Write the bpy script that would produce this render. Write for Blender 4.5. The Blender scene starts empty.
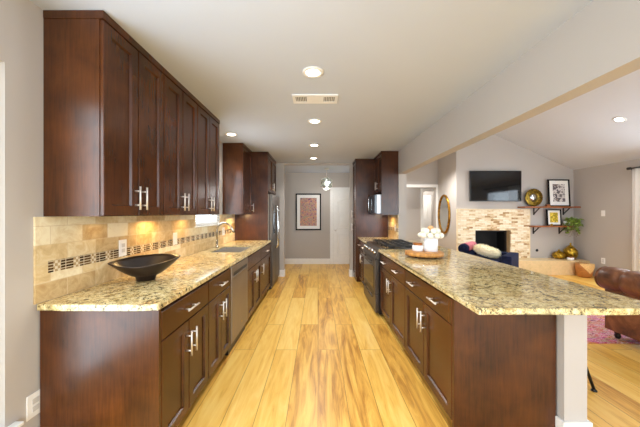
import bpy, bmesh, math, random
from mathutils import Vector, Matrix
random.seed(7)
S = bpy.context.scene
COL = S.collection
R = math.radians
# ------------------------------------------------------------------ camera, world, lights
F, H = 270.0, 1.40
cd = bpy.data.cameras.new('camera'); cam = bpy.data.objects.new('camera', cd); COL.objects.link(cam)
cam.location = (0, 0, H); cam.rotation_euler = (R(90), 0, 0)
cd.sensor_fit = 'HORIZONTAL'; cd.sensor_width = 36; cd.lens = F / 640 * 36
cd.shift_x = (320 - 318) / 640; cd.shift_y = -(213.5 - 213.3) / 640; cd.clip_start = .02
S.camera = cam
S.view_settings.view_transform = 'Standard'; S.view_settings.look = 'None'
S.view_settings.gamma = 1; S.view_settings.use_curve_mapping = False
S.view_settings.exposure = 0.66
W = bpy.data.worlds.new('sky'); S.world = W; W.use_nodes = True
bg = W.node_tree.nodes['Background']; bg.inputs[0].default_value = (.86, .93, 1, 1); bg.inputs[1].default_value = 2.2
try:
    S.cycles.max_bounces = 10; S.cycles.diffuse_bounces = 6; S.cycles.glossy_bounces = 4
    S.cycles.transparent_max_bounces = 12; S.cycles.sample_clamp_indirect = 6
    S.cycles.caustics_reflective = False; S.cycles.caustics_refractive = False
except Exception: pass

def area(name, loc, rot, sx, sy, watts, col, spread=180):
    l = bpy.data.lights.new(name, 'AREA'); l.shape = 'RECTANGLE'; l.size = sx; l.size_y = sy
    l.energy = watts; l.color = col; l.spread = R(spread)
    o = bpy.data.objects.new(name, l); COL.objects.link(o); o.location = loc; o.rotation_euler = rot
    return o
DAY = (.74, .87, 1.0); WARM = (1.0, .80, .56); NEUT = (1.0, .98, .95)
# daylight at the side windows; the rear pair is added fill behind the camera
area('window_daylight_left', (-1.46, .35, 1.25), (0, R(-90), 0), 1.7, 1.8, 30, DAY)
area('window_daylight_rear', (0, -3.12, 1.45), (R(90), 0, 0), 2.6, 2.0, 72, DAY)
area('window_daylight_rear_living', (3.9, -3.12, 1.5), (R(90), 0, 0), 3.4, 2.0, 95, DAY)
area('window_daylight_living', (5.95, 4.1, 1.25), (0, R(90), 0), 1.7, 1.4, 30, DAY)
area('window_daylight_sink', (-1.40, 3.75, 1.70), (0, R(-80), 0), .8, .7, 6, DAY)
# ------------------------------------------------------------------ mesh helpers
OFF = {}
def link(name, bm, mat, parent=None, smooth=False, weld=False):
    if weld: bmesh.ops.remove_doubles(bm, verts=bm.verts, dist=1e-5)
    bmesh.ops.recalc_face_normals(bm, faces=bm.faces)
    me = bpy.data.meshes.new(name)
    off = OFF.get(parent.name, Vector()) if parent else Vector()
    if off.length: bmesh.ops.translate(bm, verts=bm.verts, vec=-off)
    if smooth:
        for f in bm.faces: f.smooth = True
    bm.to_mesh(me); bm.free()
    for m in (mat if isinstance(mat, (list, tuple)) else [mat]): me.materials.append(m)
    o = bpy.data.objects.new(name, me); COL.objects.link(o)
    if parent: o.parent = parent; OFF[o.name] = off.copy()
    return o
def tag(o, label, cat, group=None, kind=None):
    o['label'] = label; o['category'] = cat
    if group: o['group'] = group
    if kind: o['kind'] = kind
    return o
def thing(name, loc, label, cat, group=None):
    o = bpy.data.objects.new(name, None); COL.objects.link(o); o.location = loc; o.empty_display_size = .1
    OFF[o.name] = Vector(loc); return tag(o, label, cat, group)
def struct(name, bm, mat, parent=None, **k):
    o = link(name, bm, mat, parent, **k)
    if not parent: o['kind'] = 'structure'
    return o
def NB(): return bmesh.new()
def box(bm, a, b, mi=0, bev=0):
    x0, x1 = sorted((a[0], b[0])); y0, y1 = sorted((a[1], b[1])); z0, z1 = sorted((a[2], b[2]))
    v = [bm.verts.new(p) for p in ((x0,y0,z0),(x1,y0,z0),(x1,y1,z0),(x0,y1,z0),(x0,y0,z1),(x1,y0,z1),(x1,y1,z1),(x0,y1,z1))]
    fs = [bm.faces.new([v[i] for i in q]) for q in ((3,2,1,0),(4,5,6,7),(0,1,5,4),(1,2,6,5),(2,3,7,6),(3,0,4,7))]
    for f in fs: f.material_index = mi
    if bev:
        es = list({e for f in fs for e in f.edges})
        bmesh.ops.bevel(bm, geom=es, offset=bev, segments=2, affect='EDGES', profile=.6)
    return bm
def B(a, b, bev=0): return box(NB(), a, b, 0, bev)
def tube(bm, pts, r, n=10, cap=True, mi=0):
    pts = [Vector(p) for p in pts]; rings = []
    rs = r if isinstance(r, (list, tuple)) else [r] * len(pts)
    up = None
    for i, p in enumerate(pts):
        d = (pts[min(i+1, len(pts)-1)] - pts[max(i-1, 0)]).normalized()
        if up is None:
            up = d.cross(Vector((0, 0, 1)))
            if up.length < .1: up = d.cross(Vector((1, 0, 0)))
        up = (up - d * up.dot(d)).normalized(); w = d.cross(up)
        rings.append([bm.verts.new(p + (up*math.cos(2*math.pi*k/n) + w*math.sin(2*math.pi*k/n))*rs[i]) for k in range(n)])
    for a, b in zip(rings, rings[1:]):
        for k in range(n):
            f = bm.faces.new((a[k], a[(k+1)%n], b[(k+1)%n], b[k])); f.smooth = True; f.material_index = mi
    if cap:
        bm.faces.new(rings[0]).material_index = mi; bm.faces.new(rings[-1]).material_index = mi
    return bm
def lathe(bm, c, prof, n=28, axis='z', lobes=0, amp=0, mi=0):
    c = Vector(c); rings = []
    for (r, h) in prof:
        ring = []
        for k in range(n):
            t = 2*math.pi*k/n; rr = max(r, 1e-4)*(1 + amp*math.cos(lobes*t) if lobes else 1)
            a, b = rr*math.cos(t), rr*math.sin(t)
            p = (a, b, h) if axis == 'z' else ((h, a, b) if axis == 'x' else (a, h, b))
            ring.append(bm.verts.new(c + Vector(p)))
        rings.append(ring)
    for p, q in zip(rings, rings[1:]):
        for k in range(n):
            f = bm.faces.new((p[k], p[(k+1)%n], q[(k+1)%n], q[k])); f.smooth = True; f.material_index = mi
    for ring in (rings[0], rings[-1]): bm.faces.new(ring).material_index = mi
    return bm
def slab(bm, us, vs, skip, w0, w1, axes='xyz', mi=0):
    """sheet of cells us x vs, thickness w0..w1, cells in skip left open; axes names which axis u, v, w are"""
    ix = ['xyz'.index(a) for a in axes]; cache = {}
    def P(u, v, w):
        k = (u, v, w)
        if k not in cache:
            p = [0, 0, 0]; p[ix[0]] = u; p[ix[1]] = v; p[ix[2]] = w; cache[k] = bm.verts.new(p)
        return cache[k]
    nu, nv = len(us)-1, len(vs)-1
    on = lambda i, j: 0 <= i < nu and 0 <= j < nv and (i, j) not in skip
    for i in range(nu):
        for j in range(nv):
            if not on(i, j): continue
            a, b, c, d = us[i], us[i+1], vs[j], vs[j+1]
            for w in (w0, w1): bm.faces.new((P(a,c,w), P(b,c,w), P(b,d,w), P(a,d,w)))
            for (di, dj, e) in ((-1,0,((a,c),(a,d))), (1,0,((b,c),(b,d))), (0,-1,((a,c),(b,c))), (0,1,((a,d),(b,d)))):
                if not on(i+di, j+dj):
                    (p, q), (r, s) = e; bm.faces.new((P(p,q,w0), P(r,s,w0), P(r,s,w1), P(p,q,w1)))
    return bm
def poly(bm, pts, d):
    d = Vector(d); n = len(pts)
    a = [bm.verts.new(p) for p in pts]; b = [bm.verts.new(Vector(p)+d) for p in pts]
    bm.faces.new(a); bm.faces.new(b[::-1])
    for k in range(n): bm.faces.new((a[k], a[(k+1)%n], b[(k+1)%n], b[k]))
    return bm
def shaker(o, u, n, w, h, t=.02, rail=.058, rec=.013):
    """one panelled door: frame of rails round a sunk panel; o lower corner on the back plane"""
    bm = NB(); o, u, n = Vector(o), Vector(u), Vector(n); z = Vector((0, 0, 1))
    P = lambda a, b, c: bm.verts.new(o + u*a + z*b + n*c)
    ring = lambda m, c: [P(m, m, c), P(w-m, m, c), P(w-m, h-m, c), P(m, h-m, c)]
    e = .0025
    rs = [ring(0, 0), ring(0, t-e), ring(e, t), ring(rail, t), ring(rail+.007, t-rec)]
    for a, b in zip(rs, rs[1:]):
        for k in range(4): bm.faces.new((a[k], a[(k+1)%4], b[(k+1)%4], b[k]))
    bm.faces.new(rs[-1]); bm.faces.new(rs[0])
    return bm
def plain(o, u, n, w, h, t=.02):
    bm = NB(); o, u, n = Vector(o), Vector(u), Vector(n); z = Vector((0, 0, 1)); e = .003
    P = lambda a, b, c: bm.verts.new(o + u*a + z*b + n*c)
    ring = lambda m, c: [P(m, m, c), P(w-m, m, c), P(w-m, h-m, c), P(m, h-m, c)]
    rs = [ring(0, 0), ring(0, t-e), ring(e, t)]
    for a, b in zip(rs, rs[1:]):
        for k in range(4): bm.faces.new((a[k], a[(k+1)%4], b[(k+1)%4], b[k]))
    bm.faces.new(rs[-1]); bm.faces.new(rs[0])
    return bm
def pull(c, axis, n, L=.15, r=.006, out=.034):
    bm = NB(); c, a, n = Vector(c), Vector(axis), Vector(n)
    tube(bm, [c + n*out - a*L/2, c + n*out + a*L/2], r, 10)
    for s in (-1, 1): tube(bm, [c + a*s*L*.30, c + a*s*L*.30 + n*out], r*.85, 8)
    return bm
# ------------------------------------------------------------------ material helpers
def lin(c):
    f = lambda v: v/12.92 if v <= .04045 else ((v+.055)/1.055)**2.4
    return tuple(f(v/255) for v in c) + (1,)
class N:
    def __init__(s, name):
        s.m = bpy.data.materials.new(name); s.m.use_nodes = True; s.t = s.m.node_tree
        s.b = s.t.nodes['Principled BSDF']; s.tc = None
    def n(s, ty, ins=None, **kw):
        x = s.t.nodes.new(ty)
        for k, v in kw.items(): setattr(x, k, v)
        for k, v in (ins or {}).items(): s.put(x.inputs[k], v)
        return x
    def put(s, sock, v):
        if hasattr(v, 'links') or isinstance(v, bpy.types.NodeSocket): s.t.links.new(v, sock)
        else: sock.default_value = v
    def co(s, scale=(1,1,1), rot=(0,0,0), swz=None):
        if not s.tc: s.tc = s.n('ShaderNodeTexCoord')
        src = s.tc.outputs['Object']
        if swz:
            sp = s.n('ShaderNodeSeparateXYZ', {0: src}); d = dict(x=sp.outputs[0], y=sp.outputs[1], z=sp.outputs[2])
            cb = s.n('ShaderNodeCombineXYZ')
            for i, a in enumerate(swz):
                if a in d: s.t.links.new(d[a], cb.inputs[i])
            src = cb.outputs[0]
        return s.n('ShaderNodeMapping', {'Vector': src, 'Scale': scale, 'Rotation': rot}).outputs[0]
    def noise(s, vec, scale=5, detail=4, rough=.55, dist=0):
        return s.n('ShaderNodeTexNoise', {'Vector': vec, 'Scale': scale, 'Detail': detail, 'Roughness': rough, 'Distortion': dist}).outputs[0]
    def vor(s, vec, scale=5, out=0, feature='F1'):
        return s.n('ShaderNodeTexVoronoi', {'Vector': vec, 'Scale': scale}, feature=feature).outputs[out]
    def ramp(s, fac, stops, interp='LINEAR'):
        r = s.n('ShaderNodeValToRGB', {'Fac': fac}); cr = r.color_ramp; cr.interpolation = interp
        while len(cr.elements) < len(stops): cr.elements.new(.5)
        for e, (p, c) in zip(cr.elements, stops):
            e.position = p; e.color = lin(c) if max(c[:3]) > 1 else (tuple(c)+(1,))[:4]
        return r.outputs[0]
    def mix(s, fac, a, b, blend='MIX'):
        x = s.n('ShaderNodeMix', data_type='RGBA', blend_type=blend)
        for k, v in ((0, fac), (6, a), (7, b)): s.put(x.inputs[k], v)
        return x.outputs[2]
    def math(s, op, a, b=0):
        return s.n('ShaderNodeMath', {0: a, 1: b}, operation=op).outputs[0]
    def bump(s, h, st=.2, d=.01):
        s.put(s.b.inputs['Normal'], s.n('ShaderNodeBump', {'Height': h, 'Strength': st, 'Distance': d}).outputs[0])
    def done(s, col=None, rough=.5, metal=0, spec=.5, coat=0, **kw):
        if col is not None: s.put(s.b.inputs['Base Color'], col)
        s.put(s.b.inputs['Roughness'], rough); s.b.inputs['Metallic'].default_value = metal
        s.b.inputs['Specular IOR Level'].default_value = spec; s.b.inputs['Coat Weight'].default_value = coat
        for k, v in kw.items(): s.put(s.b.inputs[k.replace('_', ' ')], v)
        return s.m
def flat(name, c, rough=.5, metal=0, var=.06, scale=12, spec=.5, **kw):
    m = N(name); nz = m.noise(m.co(), scale, 3)
    lo = tuple(v*(1-var) for v in c); hi = tuple(min(255, v*(1+var)) for v in c)
    return m.done(m.ramp(nz, [(.3, lin(lo)[:3]), (.7, lin(hi)[:3])]), rough, metal, spec, **kw)
def emit(name, c, st):
    m = N(name); m.b.inputs['Emission Color'].default_value = c + (1,); m.b.inputs['Emission Strength'].default_value = st
    return m.done(c + (1,), .5)
def plaster(name, c, sc=60):
    m = N(name); nz = m.noise(m.co(), 1.2, 2); m.bump(m.noise(m.co(), sc, 4), .08, .004)
    lo = tuple(v*.985 for v in c)
    return m.done(m.ramp(nz, [(.3, lin(lo)[:3]), (.7, lin(c)[:3])]), .75, spec=.25)
M_wall = plaster('wall_paint', (186, 179, 172)); M_ceil = plaster('ceiling_paint', (198, 205, 217), 90)
M_white = flat('white_trim_paint', (238, 237, 233), .35, var=.01)
def cab_mat(name, lo, hi, swz='xyz'):
    m = N(name); v = m.co((26, 26, 1.5), swz=swz)
    g = m.noise(v, 3.2, 6, .62, .6); big = m.noise(m.co(), 4.5, 3, .5, .4)
    f = m.math('ADD', m.math('MULTIPLY', g, .45), m.math('MULTIPLY', big, .6))
    return m.done(m.ramp(f, [(.32, lo), (.74, hi)]), .27, spec=.4)
M_cab = cab_mat('cherry_stained_wood', (42, 22, 9), (92, 49, 19))
M_cabd = flat('dark_toe_kick', (34, 20, 14), .5)
M_nick = flat('brushed_nickel', (236, 232, 226), .42, .85, .02)
M_chrome = flat('chrome', (225, 225, 225), .1, 1, .01)
M_steel = flat('stainless_steel', (150, 138, 124), .42, .7, .03, 4); M_bsteel = flat('dark_stainless_steel', (92, 84, 76), .36, .8, .03, 4); M_sink = flat('bright_sink_steel', (176, 170, 162), .38, .85, .02); M_fauc = flat('faucet_nickel', (176, 166, 150), .25, 1, .02)
M_black = flat('black_enamel', (18, 18, 19), .3)
M_iron = flat('cast_iron', (30, 29, 29), .55)
M_gloss = flat('black_glass', (10, 10, 12), .06, var=.02)
M_plast = flat('white_plastic', (240, 238, 234), .35, var=.01)
def granite():
    m = N('gold_granite'); c = m.co()
    a = m.noise(c, 6, 6, .65, .8); b = m.noise(c, 30, 6, .75, .5)
    base = m.ramp(b, [(.32, (84, 68, 40)), (.42, (170, 146, 92)), (.52, (228, 208, 150)), (.68, (246, 236, 202))])
    gold = m.ramp(a, [(.38, (184, 144, 70)), (.62, (240, 226, 176))])
    col = m.mix(.30, base, gold)
    sp = m.noise(c, 40, 5, .78, .3); sm = m.noise(c, 8, 3, .6)
    dark = m.math('MULTIPLY', m.ramp(sp, [(.525, (0, 0, 0)), (.57, (1, 1, 1))]), m.ramp(sm, [(.38, (.1, .1, .1)), (.56, (1, 1, 1))]))
    col = m.mix(m.math('MULTIPLY', dark, .92), col, lin((44, 34, 24)))
    gr = m.noise(m.co((1.3, 1, 1)), 90, 3, .7); col = m.mix(m.ramp(gr, [(.57, (0, 0, 0)), (.64, (.9, .9, .9))]), col, lin((84, 62, 36)))
    return m.done(col, .09, spec=.5)
M_gran = granite()
def oak():
    m = N('oak_planks'); v = m.co(swz='yx0')
    br = m.n('ShaderNodeTexBrick', {'Vector': v, 'Color1': (0, 0, 0, 1), 'Color2': (1, 1, 1, 1), 'Mortar': (.5, .5, .5, 1),
             'Scale': 1, 'Mortar Size': .0020, 'Mortar Smooth': .1, 'Bias': 0, 'Brick Width': 1.7, 'Row Height': .215})
    br.offset = .37; br.offset_frequency = 2
    pl = m.n('ShaderNodeSeparateColor', {0: br.outputs[0]}).outputs[0]
    sh = m.n('ShaderNodeCombineXYZ', {0: m.math('MULTIPLY', pl, 37), 1: m.math('MULTIPLY', pl, 91), 2: 0}).outputs[0]
    vv = m.n('ShaderNodeVectorMath', {0: v, 1: sh}, operation='ADD').outputs[0]
    g1 = m.noise(m.n('ShaderNodeMapping', {'Vector': vv, 'Scale': (.9, 8, 1)}).outputs[0], 1.5, 6, .60, 1.6)
    g2 = m.noise(m.n('ShaderNodeMapping', {'Vector': vv, 'Scale': (2.5, 60, 1)}).outputs[0], 2.2, 4, .6, .3)
    f = m.math('ADD', m.math('MULTIPLY', g1, .66), m.math('ADD', m.math('MULTIPLY', pl, .22), m.math('MULTIPLY', g2, .18)))
    col = m.ramp(f, [(.30, (166, 108, 42)), (.43, (216, 160, 70)), (.54, (238, 188, 90)), (.74, (249, 212, 124))])
    col = m.mix(m.math('MULTIPLY', br.outputs[1], .8), col, lin((120, 76, 34)))
    m.bump(m.math('SUBTRACT', 1, br.outputs[1]), .12, .002)
    return m.done(col, m.n('ShaderNodeMapRange', {0: g1, 3: .24, 4: .4}).outputs[0], spec=.45)
M_oak = oak()
def travertine(name, swz, bw=.205, rh=.1035, z0=0.0, c1=(236, 224, 192), c2=(182, 150, 102)):
    m = N(name); v = m.co(swz=swz)
    br = m.n('ShaderNodeTexBrick', {'Vector': v, 'Color1': (0, 0, 0, 1), 'Color2': (1, 1, 1, 1), 'Mortar': (.5, .5, .5, 1),
             'Scale': 1, 'Mortar Size': .0022, 'Mortar Smooth': .2, 'Bias': 0, 'Brick Width': bw, 'Row Height': rh})
    pl = m.n('ShaderNodeSeparateColor', {0: br.outputs[0]}).outputs[0]
    nz = m.noise(m.co((1, 1, 1)), 11, 7, .68, 1.2)
    f = m.math('ADD', m.math('MULTIPLY', nz, .80), m.math('MULTIPLY', pl, .46))
    col = m.ramp(f, [(.36, c2), (.60, (214, 190, 144)), (.84, c1)])
    col = m.mix(m.math('MULTIPLY', br.outputs[1], .5), col, lin((205, 185, 150)))
    m.bump(m.math('SUBTRACT', 1, br.outputs[1]), .25, .003)
    return m.done(col, .3, spec=.4)
M_trav = travertine('travertine_tile', 'yz0'); M_travh = travertine('travertine_hearth', 'xz0', .62, .4, 0, (230, 202, 156), (186, 144, 92))
def mosaic(swz):
    m = N('glass_mosaic'); v = m.co(swz=swz)
    br = m.n('ShaderNodeTexBrick', {'Vector': v, 'Color1': lin((58, 40, 26)), 'Color2': lin((128, 96, 58)), 'Mortar': lin((214, 200, 170)),
             'Scale': 1, 'Mortar Size': .0022, 'Mortar Smooth': .1, 'Bias': -.1, 'Brick Width': .062, 'Row Height': .0165})
    br.offset = 0
    w = m.n('ShaderNodeSeparateXYZ', {0: v}).outputs[0]
    k = m.math('LESS_THAN', m.math('MODULO', m.math('ADD', w, 20), .125), .045)
    chk = m.n('ShaderNodeTexChecker', {'Vector': v, 'Scale': 60, 'Color1': lin((222, 208, 180)), 'Color2': lin((176, 150, 110))}).outputs[0]
    return m.done(m.mix(k, br.outputs[0], chk), .15)
M_mos = mosaic('yz0')
def stone():
    m = N('split_face_stone'); v = m.co(swz='xz0')
    br = m.n('ShaderNodeTexBrick', {'Vector': v, 'Color1': (0, 0, 0, 1), 'Color2': (1, 1, 1, 1), 'Mortar': (.3, .3, .3, 1),
             'Scale': 1, 'Mortar Size': .002, 'Mortar Smooth': .3, 'Bias': 0, 'Brick Width': .145, 'Row Height': .044})
    br.offset = .43
    pl = m.n('ShaderNodeSeparateColor', {0: br.outputs[0]}).outputs[0]
    nz = m.noise(m.co((3, 3, 9)), 4, 5, .6)
    f = m.math('ADD', m.math('MULTIPLY', pl, .5), m.math('MULTIPLY', nz, .6))
    col = m.ramp(f, [(.30, (176, 134, 86)), (.40, (226, 198, 154)), (.58, (246, 230, 198)), (.88, (253, 244, 224))])
    col = m.mix(m.math('MULTIPLY', br.outputs[1], .6), col, lin((170, 140, 98)))
    m.bump(m.math('ADD', m.math('SUBTRACT', pl, br.outputs[1]), m.math('MULTIPLY', nz, .5)), .7, .02)
    return m.done(col, .8)
M_stone = stone()
def leather():
    m = N('brown_leather'); nz = m.noise(m.co(), 6, 5, .6, .5); m.bump(m.noise(m.co(), 60, 4), .15, .004)
    return m.done(m.ramp(nz, [(.32, (68, 38, 22)), (.55, (116, 70, 42)), (.75, (160, 106, 68))]), .33)
M_leather = leather()
def rug():
    m = N('patterned_rug'); c = m.co()
    v = m.vor(m.co((3.2, 7, 1)), 3.2, 1); nz = m.noise(m.co((3, 9, 1)), 5, 5, .7, 1)
    col = m.ramp(nz, [(.3, (60, 40, 90)), (.42, (160, 24, 50)), (.49, (222, 190, 186)), (.54, (186, 34, 64)), (.64, (206, 120, 80)), (.76, (120, 30, 80))])
    return m.done(m.mix(.12, col, v), .95, spec=.1)
M_rug = rug()
def oakwood(name, lo, hi, sc=(1.5, 16, 16)):
    m = N(name); nz = m.noise(m.co(sc), 2.5, 5, .6, .8)
    return m.done(m.ramp(nz, [(.32, lo), (.7, hi)]), .45)
M_shelf = oakwood('walnut_shelf_wood', (116, 62, 28), (176, 104, 52)); M_tray = oakwood('acacia_tray_wood', (160, 98, 42), (224, 164, 84), (30, 4, 4))
M_basket = oakwood('carved_basket_wood', (150, 92, 44), (200, 136, 72), (10, 10, 40))
M_navy = flat('navy_velvet', (20, 28, 56), .8, var=.2, scale=20, spec=.2)
M_pink = flat('pink_knit', (196, 112, 122), .9, var=.12, scale=60)
M_fur = flat('cream_faux_fur', (250, 238, 208), .95, var=.04, scale=40)
M_cloth = flat('cream_cloth', (226, 186, 124), .9, var=.1, scale=70)
def goldm(name, c):
    m = N(name); nz = m.noise(m.co(), 22, 5, .65); m.bump(m.vor(m.co(), 38), .3, .004)
    return m.done(m.ramp(nz, [(.35, tuple(v*.45 for v in c)), (.6, c)]), .3, .85)
M_gold = goldm('antique_gold', (206, 164, 52)); M_goldf = goldm('gilded_frame', (196, 142, 50))
M_mirror = flat('mirror_silver', (222, 226, 224), .06, 1, .005)
M_bowl = flat('dark_bowl_lacquer', (36, 24, 18), .34, var=.25, scale=7)
M_leaf = flat('pothos_leaf', (124, 146, 62), .5, var=.35, scale=30)
M_stem_shadow = flat('dry_stem', (122, 104, 78), .8)
M_petal = flat('cream_petal', (250, 244, 226), .7, var=.03, scale=30, Subsurface_Weight=.0); M_peach = flat('peach_petal', (240, 188, 130), .7, var=.06)
M_cer = flat('white_ceramic', (242, 242, 244), .22, var=.01); M_copper = flat('bronze_lid', (170, 104, 52), .35, .8)
M_curt = flat('white_curtain_linen', (244, 240, 234), .9, var=.01)
_t = M_curt.node_tree; _tr = _t.nodes.new('ShaderNodeBsdfTranslucent'); _tr.inputs[0].default_value = (.95, .93, .90, 1); _mx = _t.nodes.new('ShaderNodeMixShader'); _mx.inputs[0].default_value = .4
_t.links.new(_t.nodes['Principled BSDF'].outputs[0], _mx.inputs[1]); _t.links.new(_tr.outputs[0], _mx.inputs[2]); _t.links.new(_mx.outputs[0], _t.nodes['Material Output'].inputs[0])
M_curt = M_curt; M_blind = flat('white_blind_slat', (246, 244, 240), .5, var=.01)
def glassy(name, tint, gl=.12, rough=.02):
    m = N(name); t = m.n('ShaderNodeBsdfTransparent', {'Color': tint + (1,)}); g = m.n('ShaderNodeBsdfGlossy', {'Roughness': rough})
    x = m.n('ShaderNodeMixShader', {0: gl, 1: t.outputs[0], 2: g.outputs[0]})
    m.t.links.new(x.outputs[0], m.t.nodes['Material Output'].inputs[0]); return m.m
M_glass = glassy('window_glass', (.97, .99, .98), .06); M_pglass = glassy('pendant_glass', (.86, .93, .89), .34)
M_can = emit('lamp_diffuser', (1, .93, .80), 9); M_bulb = emit('bulb_glow', (1, .94, .82), 2)
M_mat = flat('mat_board', (240, 238, 234), .7, var=.01); M_frame = flat('black_frame', (16, 14, 14), .6, spec=.15)
def art(name, cols, sc, swz='xz0', mode=0):
    m = N(name); v = m.co(swz=swz); a = m.vor(v, sc, 0); b = m.noise(v, sc*1.3, 3, .7, 1.5)
    f = m.math('ADD', m.math('MULTIPLY', a, .55), m.math('MULTIPLY', b, .62))
    st = [(.22 + .56*i/(len(cols)-1), c) for i, c in enumerate(cols)]
    return m.done(m.ramp(f, st, 'CONSTANT' if mode else 'LINEAR'), .5)
M_art1 = art('woven_floral_print', [(214, 170, 70), (176, 92, 96), (96, 88, 118), (204, 142, 128), (150, 152, 118), (186, 112, 112), (214, 168, 110), (120, 74, 100)], 14, mode=1)
M_art2 = art('grey_abstract_print', [(52, 48, 52), (120, 112, 112), (214, 208, 204), (90, 84, 90), (168, 150, 140)], 9, mode=1)
M_art3 = art('yellow_abstract_print', [(236, 200, 40), (206, 170, 30), (160, 140, 30), (244, 216, 80), (190, 120, 30)], 16, mode=1)
# ------------------------------------------------------------------ room shell
CZ = 2.515; LX = -1.51; BX0, BX1 = 1.44, 1.58; RX = 6.15; TY = 6.5; REAR = -3.2
ridge = (3.80, 3.50); eaveR = 2.44
struct('floor', B((LX-.12, REAR-.1, -.08), (RX+.12, 10.4, 0)), M_oak)
struct('ceiling', slab(NB(), [LX-.12, BX1], [REAR-.1, 7.62], set(), CZ, CZ+.1), M_ceil)
bm = NB()
poly(bm, [(BX1-.0, REAR-.1, 2.515), (ridge[0], REAR-.1, ridge[1]), (RX+.12, REAR-.1, eaveR-.054), (RX+.12, REAR-.1, eaveR+.05), (ridge[0], REAR-.1, ridge[1]+.1), (BX1, REAR-.1, 2.615)], (0, 10.8, 0))
struct('ceiling_living', bm, plaster('living_ceiling_paint', (212, 216, 222), 90))
# left wall: tall window near the camera, small window over the sink
WL = dict(y0=-.55, y1=1.302, z0=.35, z1=2.13); WS = dict(y0=3.31, y1=4.14, z0=1.245, z1=2.1)
struct('wall_left', slab(NB(), [REAR, WL['y0'], WL['y1'], WS['y0'], WS['y1'], 7.62], [0, WL['z0'], WS['z0'], WS['z1'], WL['z1'], CZ],
       {(1,1),(1,2),(1,3),(3,2)}, LX-.12, LX, 'yzx'), M_wall)
struct('wall_far', slab(NB(), [LX-.12, 1.44], [0, CZ], set(), 7.46, 7.58, 'xzy'), M_wall)
struct('wall_fridge_end', B((LX, 5.97, 0), (-.75, 6.09, CZ)), M_wall)
struct('wall_pantry_end', B((.708, 5.97, 0), (BX0, 6.09, CZ)), M_wall)
struct('wall_hall_header', B((-.75, 5.97, CZ-.035), (.708, 6.09, CZ)), M_wall)
struct('wall_kitchen_right', B((BX0, 4.82, 0), (BX1, 7.62, CZ)), M_wall)
struct('beam', B((BX0, REAR, 2.10), (BX1-.02, 4.82, CZ)), M_wall)
struct('wall_island', B((1.482, 1.625, 0), (1.62, 4.79, .879)), M_wall)
rz = lambda x: (2.515 + (x-BX1)*(ridge[1]-2.515)/(ridge[0]-BX1)) if x < ridge[0] else eaveR + (RX-x)*(ridge[1]-eaveR)/(RX-ridge[0])
# fireplace wall with its firebox opening
FX0, FX1, FZ = 3.77, 4.62, .99
bm = slab(NB(), [3.33, FX0, FX1, RX+.12], [0, .33, FZ, 2.2], {(1,1)}, TY, TY+.5, 'xzy')
poly(bm, [(3.33, TY, 2.2), (RX+.12, TY, 2.2), (RX+.12, TY, rz(RX)-.03), (ridge[0], TY, ridge[1]+.04), (3.33, TY, rz(3.33)+.04)], (0, .5, 0))
struct('wall_fireplace', bm, M_wall)
struct('wall_mirror', B((3.33, TY+.502, 0), (3.45, 7.62, 3.5)), M_wall)
bm = slab(NB(), [BX1, 1.9, 3.27, 3.33], [0, 2.12, 3.34], {(1,0)}, 7.5, 7.62, 'xzy')
struct('wall_back', bm, M_wall)
bm = slab(NB(), [1.4, 3.27, 3.62, 4.6], [0, 2.09, 2.6], {(1,0)}, 8.4, 8.5, 'xzy')
struct('wall_hallway', bm, M_wall)
struct('ceiling_hallway', B((1.4, 7.62, 2.6), (4.6, 10.4, 2.7)), M_ceil)
bm = slab(NB(), [2.6, 3.30, 4.06, 4.6], [0, 2.04, 2.6], {(1,0)}, 9.6, 9.7, 'xzy'); struct('wall_hallway_end', bm, M_wall)
struct('wall_hallway_right', B((4.6, 7.0, 0), (4.72, 10.4, 2.7)), M_wall); struct('wall_hallway_left', B((1.28, 7.62, 0), (1.4, 10.4, 2.7)), M_wall)
WR = dict(y0=3.25, y1=4.95, z0=.35, z1=2.12)
struct('wall_right', slab(NB(), [REAR, WR['y0'], WR['y1'], TY+.5], [0, WR['z0'], WR['z1'], eaveR+.02], {(1,1)}, RX, RX+.12, 'yzx'), M_wall)
bm = slab(NB(), [LX-.12, -1.3, 1.3, 2.2, 5.6, RX+.12], [0, .45, 2.4, 2.48], {(1,1),(3,1)}, REAR-.1, REAR, 'xzy')
poly(bm, [(BX1, REAR-.1, 2.48), (RX+.1, REAR-.1, 2.48), (RX, REAR-.1, 2.5), (ridge[0], REAR-.1, 3.53), (BX1, REAR-.1, 2.55)], (0, .1, 0))
struct('wall_rear', bm, M_wall)
# baseboards
def bboard(name, a, b): return struct(name, B(a, b, .004), M_white)
bboard('baseboard_far', (LX+.005, 7.443, 0), (.332, 7.459, .15))
bboard('baseboard_fridge_end', (-.90, 5.953, 0), (-.735, 5.969, .15)); bboard('baseboard_fridge_end_side', (-.749, 5.97, 0), (-.734, 6.09, .15))
bboard('baseboard_pantry_end', (.693, 5.953, 0), (.76, 5.969, .15)); bboard('baseboard_pantry_end_side', (.693, 5.97, 0), (.707, 6.09, .15))
bm = NB(); box(bm, (1.464, 1.607, 0), (1.638, 1.6245, .15), 0, .004); box(bm, (1.464, 1.626, 0), (1.4815, 1.668, .15), 0, .004); box(bm, (1.621, 1.626, 0), (1.638, 4.79, .15), 0, .004)
struct('baseboard_island', bm, M_white)
bboard('baseboard_left', (LX+.001, 1.30, 0), (LX+.016, 1.45, .14)); bboard('baseboard_right', (RX-.017, REAR, 0), (RX-.001, 5.6, .13))
bboard('baseboard_mirror', (3.312, 6.5, 0), (3.329, 7.49, .13))
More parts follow.
